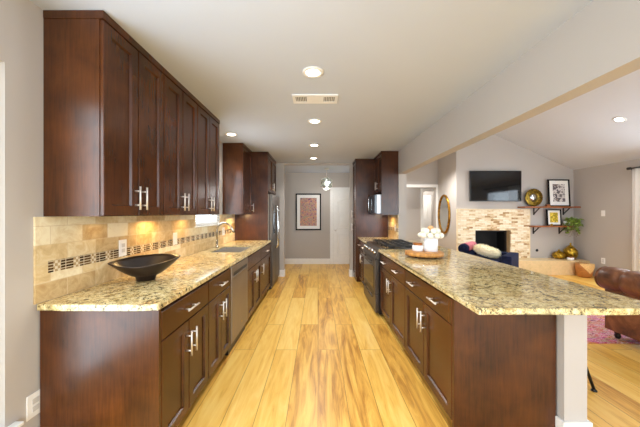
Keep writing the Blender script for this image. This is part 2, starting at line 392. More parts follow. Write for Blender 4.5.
# windows
def window(name, x, d, yy, zz, mull, depth=.12):
    fr = thing(name, (x, (yy[0]+yy[1])/2, zz[0]), '', 'window'); del fr['label']; del fr['category']; fr['kind'] = 'structure'
    bm = NB(); t = .045
    xa, xb = x - d*.07, x - d*.03
    ys = [yy[0], yy[0]+t] + sum([[m-.02, m+.02] for m in mull], []) + [yy[1]-t, yy[1]]
    sk = {(i, 1) for i in range(1, len(ys)-2, 2)}
    slab(bm, ys, [zz[0], zz[0]+t, zz[1]-t, zz[1]], sk, xa, xb, 'yzx')
    link('window_frame', bm, M_white, fr)
    link('pane', B((x-d*.048, yy[0]+t+.001, zz[0]+t+.001), (x-d*.053, yy[1]-t-.001, zz[1]-t-.001)), M_glass, fr)
    return fr
w1 = window('window_1', LX, 1, (WL['y0'], WL['y1']), (WL['z0'], WL['z1']), [.36])
link('window_sill', B((LX-.02, WL['y0']-.06, .345), (LX+.042, 1.35, .362), .004), M_white, w1)
link('window_apron', B((LX+.001, WL['y0']-.04, .275), (LX+.016, 1.33, .344), .003), M_white, w1)
w2 = window('window_2', LX, 1, (WS['y0'], WS['y1']), (WS['z0'], WS['z1']), [])
link('window_sill', B((LX-.03, WS['y0']-.03, 1.225), (LX+.03, WS['y1']+.03, 1.243), .003), M_white, w2)
w3 = window('window_3', RX, -1, (WR['y0'], WR['y1']), (WR['z0'], WR['z1']), [4.1])
for k, (a, b) in enumerate(((-1.3, 1.3), (2.2, 5.6))):  # large rear windows added out of view to bring in fill light
    wr = thing(f'window_{4+k}', ((a+b)/2, REAR, .45), '', 'window'); del wr['label']; del wr['category']; wr['kind'] = 'structure'
    mid = (a+b)/2
    bm = slab(NB(), [a, a+.06, mid-.03, mid+.03, b-.06, b], [.45, .51, 2.34, 2.4], {(1,1),(3,1)}, REAR-.07, REAR-.03, 'xzy')
    link('window_frame', bm, M_white, wr); link('pane', B((a+.061, REAR-.048, .511), (b-.061, REAR-.052, 2.339)), M_glass, wr)
# blind over the sink
bl = thing('window_blind', (LX-.02, 3.72, 1.25), 'white slatted blind in the small window above the sink', 'window blind')
bm = NB()
for k in range(20):
    z = 1.275 + k*.04
    bmesh.ops.rotate(bm, verts=box(bm, (LX-.026, 3.325, z-.0012), (LX-.0005, 4.125, z+.0012)).verts[-8:], cent=(LX-.013, 3.7, z), matrix=Matrix.Rotation(R(24), 3, 'Y'))
link('slats', bm, M_blind, bl); link('head_rail', B((LX-.028, 3.32, 2.06), (LX-.001, 4.13, 2.098), .003), M_blind, bl); link('bottom_rail', B((LX-.026, 3.325, 1.248), (LX-.002, 4.125, 1.262), .003), M_blind, bl)
# hall door in the far wall (kitchen axis)
def panel_door(name, x0, x1, y, top, knob_side, cas=.085, knob=True, z0=.004):
    d = thing(name, ((x0+x1)/2, y, 0), '', 'd'); del d['label']; del d['category']; d['kind'] = 'structure'
    bm = NB(); box(bm, (x0, y-.035, z0), (x1, y-.012, top))
    def inset(px0, px1, pz0, pz1, arch):
        pts = [(px0, pz0), (px1, pz0), (px1, pz1)]
        if arch:
            for k in range(1, 12):
                t = k/12; pts.append((px1+(px0-px1)*t, pz1 + arch*math.sin(math.pi*t)))
        pts.append((px0, pz1)); cx, cz = (px0+px1)/2, (pz0+pz1)/2
        sets = []
        for s, yy in ((0, y-.0351), (.012, y-.042), (.03, y-.0365), (.055, y-.0365), (.075, y-.042)):
            sets.append([bm.verts.new((px+(cx-px)*s*2/(px1-px0), yy, pz+(cz-pz)*s*2/(pz1-pz0))) for px, pz in pts])
        for a, b in zip(sets, sets[1:]):
            for k in range(len(pts)): bm.faces.new((a[k], a[(k+1)%len(pts)], b[(k+1)%len(pts)], b[k]))
        bm.faces.new(sets[-1])
    st = .115
    inset(x0+st, x1-st, .98, top-.30, .10); inset(x0+st, x1-st, .20, .84, 0)
    link('door_leaf', bm, M_white, d)
    if knob:
        kx = x0+.06 if knob_side < 0 else x1-.06
        link('door_knob', lathe(NB(), (kx, y-.036, .94), [(.03, 0), (.03, -.008), (.012, -.012), (.012, -.035), (.026, -.045), (.03, -.06), (.02, -.072), (.002, -.075)], 16, 'y'), M_nick, d)
    bm = NB()
    box(bm, (x0-cas, y-.02, 0), (x0-.003, y-.0008, top+.003)); box(bm, (x1+.003, y-.02, 0), (x1+cas, y-.0008, top+.003)); box(bm, (x0-cas, y-.02, top+.003), (x1+cas, y-.0008, top+cas))
    link('door_casing', bm, M_white, d); return d
panel_door('door_1', .42, 1.22, 7.46, 2.03, -1)
panel_door('door_2', 3.305, 4.055, 9.68, 2.03, 1, .001)
bm = NB(); box(bm, (1.82, 7.478, 2.12), (3.329, 7.498, 2.20)); box(bm, (3.272, 7.478, 0), (3.329, 7.498, 2.12)); box(bm, (1.82, 7.478, 0), (1.9, 7.498, 2.12))
struct('trim_1', bm, M_white)
bm = NB(); box(bm, (3.19, 8.38, 2.09), (3.70, 8.398, 2.17)); box(bm, (3.19, 8.38, 0), (3.27, 8.398, 2.09)); box(bm, (3.62, 8.38, 0), (3.70, 8.398, 2.09))
struct('trim_2', bm, M_white)
def ptl(name, loc, w, col, r=.08):
    l = bpy.data.lights.new(name, 'POINT'); l.energy = w; l.color = col; l.shadow_soft_size = r
    o = bpy.data.objects.new(name, l); COL.objects.link(o); o.location = loc; return o
# ------------------------------------------------------------------ recessed lamps, vent
def can_light(x, y, z, label, watts, nrm=None, r=.085, col=NEUT, spot=135):
    t = thing('recessed_light', (x, y, z), label, 'ceiling light', 'recessed ceiling lights')
    rot = Matrix.Identity(3) if nrm is None else Vector((0, 0, 1)).rotation_difference(Vector(nrm)).to_matrix()
    bm = lathe(NB(), (0, 0, 0), [(r*.74, -.001), (r, -.001), (r, -.006), (r*.80, -.010), (r*.74, -.007)], 28)
    for a in (bm,): bmesh.ops.rotate(a, verts=a.verts, matrix=rot); bmesh.ops.translate(a, verts=a.verts, vec=(x, y, z))
    link('trim_ring', bm, M_white, t)
    bm = lathe(NB(), (0, 0, 0), [(r*.73, -.004), (r*.6, -.0085), (.001, -.0095)], 24)
    bmesh.ops.rotate(bm, verts=bm.verts, matrix=rot); bmesh.ops.translate(bm, verts=bm.verts, vec=(x, y, z))
    link('diffuser', bm, M_can, t)
    l = bpy.data.lights.new('recessed_light_lamp', 'SPOT'); l.energy = watts; l.color = col; l.spot_size = R(spot); l.spot_blend = .6; l.shadow_soft_size = .06
    o = bpy.data.objects.new('recessed_light_lamp', l); COL.objects.link(o); o.location = Vector((x, y, z)) + rot @ Vector((0, 0, -.03))
for x, y, lb in ((-.04, 2.13, 'nearest round recessed light, largest in the kitchen ceiling before the vent'), (-.04, 3.26, 'round recessed light just beyond the ceiling vent'),
                 (-.06, 4.41, 'second round recessed light beyond the ceiling vent'), (-.09, 5.44, 'farthest small recessed light nearest the hallway opening'),
                 (-1.22, 3.80, 'recessed light over the sink, between the two left wall cabinets')):
    can_light(x, y, CZ, lb, (20 if y < 3 else 34) if x > -1 else 20)
can_light(-.04, .6, CZ, 'recessed light in the kitchen ceiling above the viewer', 26)
sl = (ridge[1]-eaveR)/(RX-ridge[0])
can_light(5.0, 4.48, rz(5.0), 'recessed light in the sloped living room ceiling', 45, (sl, 0, 1))
can_light(2.45, 6.3, rz(2.45), 'recessed light in the sloped ceiling near the oval mirror', 150, (-.44, 0, 1))  # lamp added out of sight behind the beam to brighten the mirror wall
can_light(5.0, 1.5, rz(5.0), 'recessed light in the sloped ceiling above the sofa', 45, (sl, 0, 1))
v = thing('ceiling_vent', (-.03, 2.62, CZ), 'white rectangular air vent in the kitchen ceiling', 'air vent')
x0, x1, y0, y1 = -.245, .19, 2.525, 2.715
link('frame', slab(NB(), [x0, x0+.03, -.11, .055, x1-.03, x1], [y0, y0+.035, y1-.035, y1], {(1,1),(3,1)}, CZ-.012, CZ-.001), M_white, v)
link('backing', B((x0+.02, y0+.025, CZ-.003), (x1-.02, y1-.025, CZ-.0012)), flat('vent_shadow_metal', (120, 120, 120), .6), v)
for a, b in ((x0+.03, -.11), (.055, x1-.03)):
    k = a+.008
    while k < b-.004: link('louver', B((k, y0+.036, CZ-.0105), (k+.006, y1-.036, CZ-.0035)), M_white, v); k += .016
# ------------------------------------------------------------------ cabinets
CT = .915; CB = .882
def base_cab(name, side, face, back, y0, y1, label, drawers=1, doors=2, dh=2, group=None, false_front=False):
    """side +1: doors face +x (left run); -1: doors face -x (right run)"""
    n = Vector((side, 0, 0)); u = Vector((0, 1, 0))
    t = thing(name, ((face+back)/2, (y0+y1)/2, 0), label, 'kitchen cabinet', group)
    fx = face - side*.021
    bm = NB()
    if false_front:
        box(bm, (back, y0+.001, .10), (fx, y1-.001, .712)); box(bm, (fx-.018, y0+.001, .712), (fx, y1-.001, CB-.001))
    else: box(bm, (back, y0+.001, .10), (fx, y1-.001, CB-.001))
    link('body', bm, M_cab, t)
    link('toe_kick', B((back, y0+.001, .0), (face-side*.075, y1-.001, .0995)), M_cabd, t)
    g = .0045; L = y1-y0; zt = CB-.022; zd = .70
    wd = L/drawers
    for k in range(drawers):
        a = y0+k*wd+g
        d = link('drawer', plain((fx+side*.0006, a, zd), u, n, wd-2*g, zt-zd), M_cab, t)
        if not false_front:
            for j in range(dh):
                c = a + (wd-2*g)*(j+.5)/dh
                link('handle', pull((face, c, (zd+zt)/2), (0, 1, 0), n, .15), M_nick, d)
    wd = L/doors
    for k in range(doors):
        a = y0+k*wd+g
        d = link('door', shaker((fx+side*.0006, a, .10), u, n, wd-2*g, zd-.006-.10), M_cab, t)
        c = a+wd-2*g-.032 if (k % 2 == 0 and doors > 1) else a+.032
        link('handle', pull((face, c, .555), (0, 0, 1), n, .16), M_nick, d)
    return t
lf, lb = -.855, LX+.012
c1 = base_cab('base_cabinet', 1, lf, lb, 1.475, 2.11, 'dark wood base cabinet nearest the viewer in the left run, under the black bowl', 1, 2, 1)
link('end_panel', B((lb, 1.455, .0), (lf-.003, 1.4745, CB-.001)), M_cab, c1)
base_cab('base_cabinet', 1, lf, lb, 2.113, 2.655, 'dark wood base cabinet between the near left cabinet and the dishwasher', 1, 2, 1)
base_cab('base_cabinet', 1, lf, lb, 3.275, 4.05, 'dark wood sink cabinet beyond the dishwasher', 1, 2, 1, false_front=True)
base_cab('base_cabinet', 1, lf, lb, 4.053, 4.872, 'dark wood base cabinet at the far left, against the refrigerator panel', 1, 1, 1)
rf, rb = .836, 1.47
c2 = base_cab('base_cabinet', -1, rf, rb, 1.688, 2.60, 'dark wood island cabinet nearest the viewer, with its end panel facing the camera', 1, 2, 2)
link('end_panel', B((rf+.003, 1.668, 0), (rb, 1.6875, CB-.001)), M_cab, c2)
base_cab('base_cabinet', -1, rf, rb, 2.603, 3.635, 'dark wood island cabinet between the near island cabinet and the range', 1, 2, 2)
base_cab('base_cabinet', -1, rf-.01, 1.435, 4.60, 5.505, 'dark wood base cabinet under the microwave, beyond the range', 2, 2, 1)
# dishwasher
dw = thing('dishwasher', ((lf+lb)/2, 2.965, 0), 'stainless steel dishwasher in the left cabinet run', 'dishwasher')
link('body', B((lb, 2.66, .0), (lf-.03, 3.27, CB-.002)), M_black, dw)
link('door', B((lf-.029, 2.663, .11), (lf+.006, 3.267, CB-.012), .004), M_steel, dw)
link('pocket_handle', B((lf+.0065, 2.72, .775), (lf+.0095, 3.21, .805), .001), M_black, dw)
link('handle_lip', B((lf+.0065, 2.70, .756), (lf+.020, 3.23, .772), .003), M_steel, dw)
link('badge', B((lf+.0063, 2.98, .20), (lf+.008, 3.02, .212)), M_chrome, dw)
# left worktop with the sink cut-out
SX0, SX1, SY0, SY1 = -1.36, -.965, 3.36, 3.96
bm = slab(NB(), [LX+.012, SX0, SX1, -.845], [1.432, SY0, SY1, 4.878], {(1,1)}, CB, CT)
bmesh.ops.bevel(bm, geom=[e for e in bm.edges if all(abs(v.co.x+.845) < 1e-4 for v in e.verts) or all(abs(v.co.y-1.432) < 1e-4 for v in e.verts)], offset=.007, segments=3, affect='EDGES')
tag(link('countertop', bm, M_gran), 'gold granite worktop along the left wall holding the black bowl and sink', 'worktop')
sk = thing('kitchen_sink', ((SX0+SX1)/2, (SY0+SY1)/2, .72), 'stainless steel double sink set into the left worktop', 'sink')
def basin(y0, y1):
    bm = NB(); a = (SX0+.003, y0, SX1-.003, y1); rs = []
    for m, z in ((0, CT-.012), (.004, .75), (.03, .722)):
        rs.append([bm.verts.new(p) for p in ((a[0]+m, a[1]+m, z), (a[2]-m, a[1]+m, z), (a[2]-m, a[3]-m, z), (a[0]+m, a[3]-m, z))])
    for p, q in zip(rs, rs[1:]):
        for k in range(4): bm.faces.new((p[k], p[(k+1)%4], q[(k+1)%4], q[k]))
    bm.faces.new(rs[-1]); return bm
sm = (SY0+SY1)/2
link('basin', basin(SY0+.003, sm-.012), M_sink, sk); link('basin', basin(sm+.012, SY1-.003), M_sink, sk)
link('divider', B((SX0+.003, sm-.0118, .74), (SX1-.003, sm+.0118, CT-.02), .004), M_steel, sk)
for yy in ((SY0+sm)/2, (SY1+sm)/2): link('drain', lathe(NB(), ((SX0+SX1)/2, yy, .7225), [(.04, 0), (.04, .003), (.02, .004), (.001, .002)], 16), M_chrome, sk)
fc = thing('faucet', (-1.435, 3.83, CT), 'brushed nickel gooseneck faucet beside the sink', 'faucet')
pts = [(-1.435, 3.83, CT+.03), (-1.435, 3.83, 1.15)]
for k in range(1, 13):
    t = math.pi*k/12*.86; pts.append((-1.435+.105*(1-math.cos(t)), 3.83, 1.15+.115*math.sin(t)))
link('spout', tube(NB(), pts, .0135, 12), M_fauc, fc)
e = Vector(pts[-1]); d = (e-Vector(pts[-2])).normalized()
link('spray_head', tube(NB(), [e, e+d*.03, e+d*.085], [.013, .017, .018], 12), M_fauc, fc)
link('base', lathe(NB(), (-1.435, 3.83, CT+.0005), [(.026, 0), (.026, .008), (.018, .014), (.018, .10), (.013, .11)], 18), M_fauc, fc)
link('lever', tube(NB(), [(-1.435, 3.812, CT+.07), (-1.43, 3.79, CT+.085), (-1.41, 3.74, CT+.12)], [.009, .007, .006], 10), M_fauc, fc)
# left backsplash
def backsplash(name, x, xn, y0, y1, z1, holes_y, hole_z, label, mat, bull):
    t = thing(name, ((x+xn)/2, (y0+y1)/2, CT), label, 'backsplash')
    ys = sorted({y0, y1} | set(holes_y)); skip = set()
    zs = [CT+.001, 1.068, 1.134] + ([hole_z] if hole_z else []) + [z1]
    ya = y0 + (.068 if bull else 0)
    if bull: ys = sorted(set(ys) | {ya})
    for i in range(len(ys)-1):
        if not (bull and i == 0): skip.add((i, 1))
        if holes_y and ys[i] >= holes_y[0]-1e-6 and ys[i+1] <= holes_y[1]+1e-6: skip.add((i, 3))
    link('stone_tiles', slab(NB(), ys, zs, skip, x, xn, 'yzx'), mat, t)
    link('mosaic_band', B((x, ya+.0005, 1.0685), (xn+(.002 if xn > x else -.002), y1-.0005, 1.1335)), M_mos, t)
    return t
backsplash('backsplash', LX+.0005, LX+.0105, 1.432, 4.875, 1.381, [WS['y0'], WS['y1']], WS['z0']-.022, 'cream travertine tile backsplash with a dark mosaic band on the left wall', M_trav, True)
backsplash('backsplash', BX0-.0005, BX0-.0105, 4.825, 5.51, 1.381, [], None, 'travertine tile backsplash with mosaic band under the microwave', M_trav, False)
# upper cabinets
def upper(name, side, face, back, y0, y1, z0, z1, pairs, label, crown=.046, single=False, hz=None):
    n = Vector((side, 0, 0)); u = Vector((0, 1, 0))
    t = thing(name, ((face+back)/2, (y0+y1)/2, z0), label, 'wall cabinet')
    fx = face - side*.021
    link('body', B((back, y0, z0), (fx, y1, z1-crown)), M_cab, t)
    link('crown_moulding', B((back, y0-.004, z1-crown+.0005), (face+side*.004, y1, z1-.001), .003), M_cab, t)
    g = .0045; h = z1-crown-z0
    for a, b in pairs:
        m = (a+b)/2
        for (p, q, s) in (((a, m, 1), (m, b, -1)) if not single else ((a, b, single),)):
            d = link('door', shaker((fx+side*.0006, p+g, z0+.004), u, n, q-p-2*g, h-.008), M_cab, t)
            c = q-.034 if s > 0 else p+.034
            link('handle', pull((face, c, (hz or z0+.115)), (0, 0, 1), n, .15), M_nick, d)
    return t
uf = -1.18
for (a, b, s) in ((1.483, 2.07, 'nearest the viewer'), (2.072, 2.648, 'in the middle of the near left row'), (2.65, 3.24, 'just before the sink window')):
    upper('wall_cabinet', 1, uf, LX+.002, a, b, 1.383, CZ, [(a, b)], f'dark wood double wall cabinet on the left, {s}')
upper('wall_cabinet', 1, -1.19, LX+.002, 4.27, 4.874, 1.383, CZ, [(4.27, 4.874)], 'dark wood wall cabinet between the sink window and the refrigerator', single=1)
fcab = upper('wall_cabinet', 1, -.905, LX+.002, 4.914, 5.84, 1.80, CZ, [(4.914, 5.84)], 'dark wood cabinet over the refrigerator with its tall side panel')
link('side_panel', B((LX+.002, 4.88, 0), (-.908, 4.9135, CZ-.002)), M_cab, fcab)
# refrigerator
fr = thing('refrigerator', (-1.2, 5.37, 0), 'stainless steel side by side refrigerator at the end of the left run', 'refrigerator')
link('body', B((LX+.02, 4.93, .02), (-.90, 5.83, 1.75), .004), flat('fridge_side_grey', (176, 168, 158), .4), fr)
for (a, b) in ((4.932, 5.32), (5.326, 5.828)):
    d = link('door', B((-.898, a, .07), (-.83, b, 1.755), .012), M_bsteel, fr)
    hy = b-.04 if b < 5.4 else a+.04
    link('handle', tube(NB(), [(-.832, hy, .72), (-.795, hy, .76), (-.78, hy, 1.1), (-.795, hy, 1.52), (-.832, hy, 1.56)], .012, 10), M_chrome, d)
    if b < 5.4: link('water_dispenser', B((-.8295, a+.09, 1.02), (-.824, b-.10, 1.42), .002), M_gloss, d)
link('grille', B((-.898, 4.94, .015), (-.86, 5.82, .065)), M_black, fr)
# right side: pantry, microwave cabinet
pn = thing('pantry_cabinet', (1.11, 5.74, 0), 'tall dark wood pantry cabinet at the end of the right run', 'pantry cabinet')
pf = .768; u = Vector((0, 1, 0)); nx = Vector((-1, 0, 0))
link('body', B((pf+.021, 5.515, .0), (1.436, 5.95, CZ-.05)), M_cab, pn); link('crown_moulding', B((pf-.008, 5.507, CZ-.0495), (1.436, 5.95, CZ-.001), .003), M_cab, pn)
for z0, z1, hz in ((.10, 1.235, 1.10), (1.24, CZ-.055, 1.39)):
    d = link('door', shaker((pf+.0204, 5.518, z0), u, nx, .43, z1-z0), M_cab, pn)
    link('handle', pull((pf, 5.91, hz), (0, 0, 1), nx, .16), M_nick, d)
mc = thing('wall_cabinet', (1.29, 5.17, 1.36), 'dark wood wall cabinet holding the microwave beside the pantry', 'wall cabinet')
mf = 1.137
link('side_panel', B((mf, 4.826, 1.372), (1.437, 4.845, CZ-.035)), M_cab, mc); link('body', B((mf+.021, 4.8455, 1.80), (1.437, 5.508, CZ-.035)), M_cab, mc)
link('shelf', B((mf-.1, 4.8455, 1.372), (1.437, 5.508, 1.392)), M_cab, mc); link('crown_moulding', B((mf-.01, 4.82, CZ-.0345), (1.437, 5.503, CZ-.001), .003), M_cab, mc)
for k, (a, b) in enumerate(((4.848, 5.176), (5.179, 5.506))):
    d = link('door', shaker((mf+.0204, a, 1.80), u, nx, b-a, CZ-.04-1.80), M_cab, mc)
    link('handle', pull((mf, (b-.035 if k == 0 else a+.035), 1.92), (0, 0, 1), nx, .15), M_nick, d)
mw = thing('microwave', (1.2, 5.17, 1.393), 'stainless microwave with black door in the right wall cabinet niche', 'microwave')
link('body', B((1.06, 4.87, 1.394), (1.42, 5.48, 1.74), .005), flat('microwave_silver', (214, 214, 216), .3, .3, .02), mw)
link('door', B((1.02, 4.87, 1.40), (1.0595, 5.33, 1.735), .004), M_gloss, mw); link('control_panel', B((1.02, 5.332, 1.40), (1.0595, 5.478, 1.735), .004), M_black, mw)
link('handle', tube(NB(), [(1.02, 5.30, 1.45), (.99, 5.30, 1.47), (.99, 5.30, 1.67), (1.02, 5.30, 1.69)], .007, 8), M_chrome, mw)
# right worktop (island + counter beyond the range)
bm = slab(NB(), [.812, 1.434, 1.80], [1.372, 3.645, 4.592, 4.812, 5.508], {(0,1),(1,3)}, CB, CT)
bmesh.ops.bevel(bm, geom=[e for e in bm.edges if all(abs(v.co.y-1.372) < 1e-4 for v in e.verts) or all(abs(v.co.x-.812) < 1e-4 for v in e.verts) or all(abs(v.co.x-1.8) < 1e-4 for v in e.verts)], offset=.007, segments=3, affect='EDGES')
tag(link('countertop', bm, M_gran), 'gold granite worktop of the island, wrapping round the range', 'worktop')
# range
ry0, ry1 = 3.65, 4.587
rg = thing('gas_range', (1.1, 4.12, 0), 'stainless and black gas range set between the island cabinets', 'gas range')
link('body', B((.825, ry0, .03), (1.43, ry1, .90)), M_black, rg)
link('oven_door', B((.772, ry0+.006, .30), (.824, ry1-.006, .775), .006), M_bsteel, rg)
link('oven_window', B((.768, ry0+.09, .36), (.7715, ry1-.09, .665), .001), M_gloss, rg)
link('handle', pull((.772, (ry0+ry1)/2, .725), (0, 1, 0), (-1, 0, 0), .84, .012, .045), M_bsteel, rg)
dr = link('drawer', B((.778, ry0+.006, .05), (.824, ry1-.006, .29), .006), M_bsteel, rg)
link('handle', pull((.778, (ry0+ry1)/2, .255), (0, 1, 0), (-1, 0, 0), .8, .010, .03), M_bsteel, dr)
bm = poly(NB(), [(.765, ry0+.003, .785), (.825, ry0+.003, .785), (.90, ry0+.003, .925), (.84, ry0+.003, .925)], (0, ry1-ry0-.006, 0))
link('control_panel', bm, M_bsteel, rg)
for k in range(5):
    yk = ry0+.1+k*(ry1-ry0-.2)/4; a = Vector((.80, yk, .855)); nn = Vector((-.88, 0, .47)).normalized()
    link('knob', tube(NB(), [a, a+nn*.012, a+nn*.034], [.027, .024, .021], 14), M_chrome, rg)
link('cooktop', B((.905, ry0+.004, .9005), (1.425, ry1-.004, .922), .003), M_black, rg)
for k in range(3):
    a = ry0+.02+k*(ry1-ry0-.04)/3; b = a+(ry1-ry0-.04)/3-.008; bm = NB(); z = .948
    for yy in (a+.006, (a+b)/2, b-.006): box(bm, (.925, yy-.006, z), (1.40, yy+.006, z+.014))
    for xx in (.925, 1.04, 1.162, 1.285, 1.388): box(bm, (xx, a, z), (xx+.012, b, z+.0145))
    for xx in (.93, 1.385):
        for yy in (a+.004, b-.014): box(bm, (xx, yy, .9222), (xx+.01, yy+.01, z))
    link('grate', bm, M_iron, rg)
    for xx in (1.04, 1.285):
        link('burner', lathe(NB(), (xx, (a+b)/2, .9225), [(.05, 0), (.05, .008), (.036, .010), (.036, .018), (.002, .02)], 18), M_iron, rg)
# ------------------------------------------------------------------ outlets and switches
def plate(name, label, cat, p, axis, s, w, h, kind):
    """plate on a wall; axis 'x' or 'y' is the wall normal, s its sign"""
    t = thing(name, p, label, cat); x, y, z = p
    def bx(du, dz0, dz1, d0, d1, n, m, bev=.001):
        if axis == 'x': b = B((x+s*d0, y+du[0], z+dz0), (x+s*d1, y+du[1], z+dz1), bev)
        else: b = B((x+du[0], y+s*d0, z+dz0), (x+du[1], y+s*d1, z+dz1), bev)
        link(n, b, m, t)
    bx((-w/2, w/2), -h/2, h/2, .0005, .006, 'cover_plate', M_plast, .002)
    if kind == 'outlet':
        for q in (-1, 1): bx((-.017, .017), q*.02-.014, q*.02+.014, .0062, .0085, 'socket', flat('socket_plastic', (214, 210, 204), .4, var=.01) if 'sock' not in MC else MC['sock'])
    else: bx((-.012, .012), -.026, .026, .0062, .012, 'rocker', M_plast)
MC = {}; MC['sock'] = flat('socket_plastic', (206, 203, 198), .4, var=.01)
plate('wall_outlet', 'white outlet low on the left wall beside the near cabinet', 'outlet', (LX, 1.437, .385), 'x', 1, .082, .125, 'outlet')
xs = LX+.0105
plate('wall_outlet', 'white outlet in the left backsplash behind the black bowl', 'outlet', (xs, 2.07, 1.135), 'x', 1, .078, .125, 'outlet')
plate('light_switch', 'white switch plate in the left backsplash between bowl and faucet', 'light switch', (xs, 2.83, 1.135), 'x', 1, .078, .125, 'sw')
plate('wall_outlet', 'white outlet in the backsplash behind the faucet', 'outlet', (xs, 4.28, 1.115), 'x', 1, .11, .125, 'outlet')
plate('wall_outlet', 'white outlet in the backsplash under the right wall cabinet', 'outlet', (BX0-.013, 4.98, 1.13), 'x', -1, .078, .125, 'outlet')
plate('light_switch', 'white light switch high on the right living room wall', 'light switch', (RX, 5.82, 1.40), 'x', -1, .08, .125, 'sw')
plate('wall_outlet', 'white outlet on the right living room wall behind the sofa', 'outlet', (RX, 5.82, .375), 'x', -1, .08, .125, 'outlet')
# ------------------------------------------------------------------ objects on the left worktop
bw = thing('decorative_bowl', (-1.255, 1.97, CT), 'dark brown wavy rimmed bowl on the left granite worktop', 'bowl')
bm = NB(); nseg = 48; cx, cy, z0 = -1.255, 1.97, CT+.0008
def bring(f, out):
    ring = []
    for k in range(nseg):
        t = 2*math.pi*k/nseg; c, s = math.cos(t), math.sin(t)
        rim = .228; ry = .150
        zr = .138 + .022*c*(1 if c > 0 else 0) + .026*abs(s)**2*(1 if s > 0 else -.75)
        zb = .03
        e = f**.62
        x = c*(.068+(rim-.068)*f); y = s*(.06+(ry-.06)*f)
        z = zb + (zr-zb)*(f**1.35)
        if not out: x *= .93; y *= .90; z = max(z, zb+.012+.0*f)
        ca, sa = math.cos(R(20)), math.sin(R(20)); ring.append(bm.verts.new((cx+x*ca-y*sa, cy+x*sa+y*ca, z0+z)))
    return ring
rings = [[bm.verts.new((cx+.062*math.cos(2*math.pi*k/nseg), cy+.056*math.sin(2*math.pi*k/nseg), z0)) for k in range(nseg)]]
rings += [bring(f, True) for f in (0, .2, .4, .6, .8, .95, 1)] + [bring(f, False) for f in (1, .9, .7, .45, .2, 0)]
for a, b in zip(rings, rings[1:]):
    for k in range(nseg): bm.faces.new((a[k], a[(k+1)%nseg], b[(k+1)%nseg], b[k])).smooth = True
bm.faces.new(rings[0]); bm.faces.new(rings[-1])
link('bowl_shell', bm, M_bowl, bw)
# ------------------------------------------------------------------ island tray, vase, candle
ty = 3.02; tx = 1.185
tr = thing('serving_tray', (tx, ty, CT), 'round butcher block tray on the island holding the vase', 'tray')
link('board', lathe(NB(), (tx, ty, CT+.018), [(.18, 0), (.205, .004), (.205, .038), (.198, .042), (.001, .042)], 40, 'z', 10, .025), M_tray, tr)
for k in range(4):
    t = k*math.pi/2+.6; link('foot', lathe(NB(), (tx+.14*math.cos(t), ty+.14*math.sin(t), CT+.0008), [(.014, 0), (.018, .017)], 12), M_black, tr)
tz = CT+.0605
vs = thing('flower_vase', (1.265, 3.03, tz), 'white cylindrical vase standing on the wooden tray', 'vase')
link('vase_body', lathe(NB(), (1.265, 3.03, tz), [(.066, 0), (.073, .006), (.074, .165), (.069, .168), (.068, .05), (.001, .05)], 32), M_cer, vs)
def blossom(name, p, r, mat, label):
    bm = NB()
    rnd = random.Random(str(p))
    for layer, (m, tilt, rr) in enumerate(((6, 1.15, 1.0), (6, .75, .85), (5, .35, .62), (3, .1, .36))):
        for k in range(m):
            a = 2*math.pi*k/m+layer*.5+rnd.random()*.3; rad = Vector((math.cos(a), math.sin(a), 0)); tan = Vector((-math.sin(a), math.cos(a), 0))
            rows = []
            for i in range(4):
                s = i/3; w = r*rr*.62*math.sin(math.pi*(.2+.68*s))
                ang = tilt*s**.8; up = r*rr*(s*math.cos(ang*.9)); out = r*rr*s*math.sin(tilt)*1.0+.08*r
                ct = Vector(p)+rad*out+Vector((0, 0, up*.9 + r*.15*layer))
                rows.append([bm.verts.new(ct+tan*w*q+rad*(-.25*w*abs(q))) for q in (-1, 0, 1)])
            for x, y in zip(rows, rows[1:]):
                for q in range(2): bm.faces.new((x[q], x[q+1], y[q+1], y[q])).smooth = True
    bmesh.ops.create_icosphere(bm, subdivisions=2, radius=r*.74, matrix=Matrix.Translation(Vector(p)+Vector((0, 0, r*.45))))
    return tag(link(name, bm, mat), label, 'flower', 'blossoms in the white vase')
vx, vy, vz = 1.265, 3.03, tz+.168
spots = [(0, 0, .088)]
for n_, r_, h_ in ((6, .070, .060), (9, .106, .012)): spots += [(r_*math.cos(2*math.pi*k/n_+h_*9), r_*math.sin(2*math.pi*k/n_+h_*9), h_) for k in range(n_)]
for i, (a, b, c) in enumerate(spots):
    pe = i == 0
    blossom('blossom', (vx+a, vy+b, vz+c-.020), .0445, M_peach if pe else M_petal, 'peach blossom among the cream flowers in the white vase' if pe else 'cream white blossom in the bouquet in the white vase')
cn = thing('candle_jar', (1.125, 3.05, tz), 'small white candle jar with bronze lid on the wooden tray', 'candle')
link('jar', lathe(NB(), (1.125, 3.05, tz), [(.05, 0), (.058, .006), (.058, .06), (.05, .066)], 28), M_cer, cn)
link('lid', lathe(NB(), (1.125, 3.05, tz+.0665), [(.05, 0), (.052, .003), (.052, .022), (.046, .027), (.001, .027)], 28), M_copper, cn)
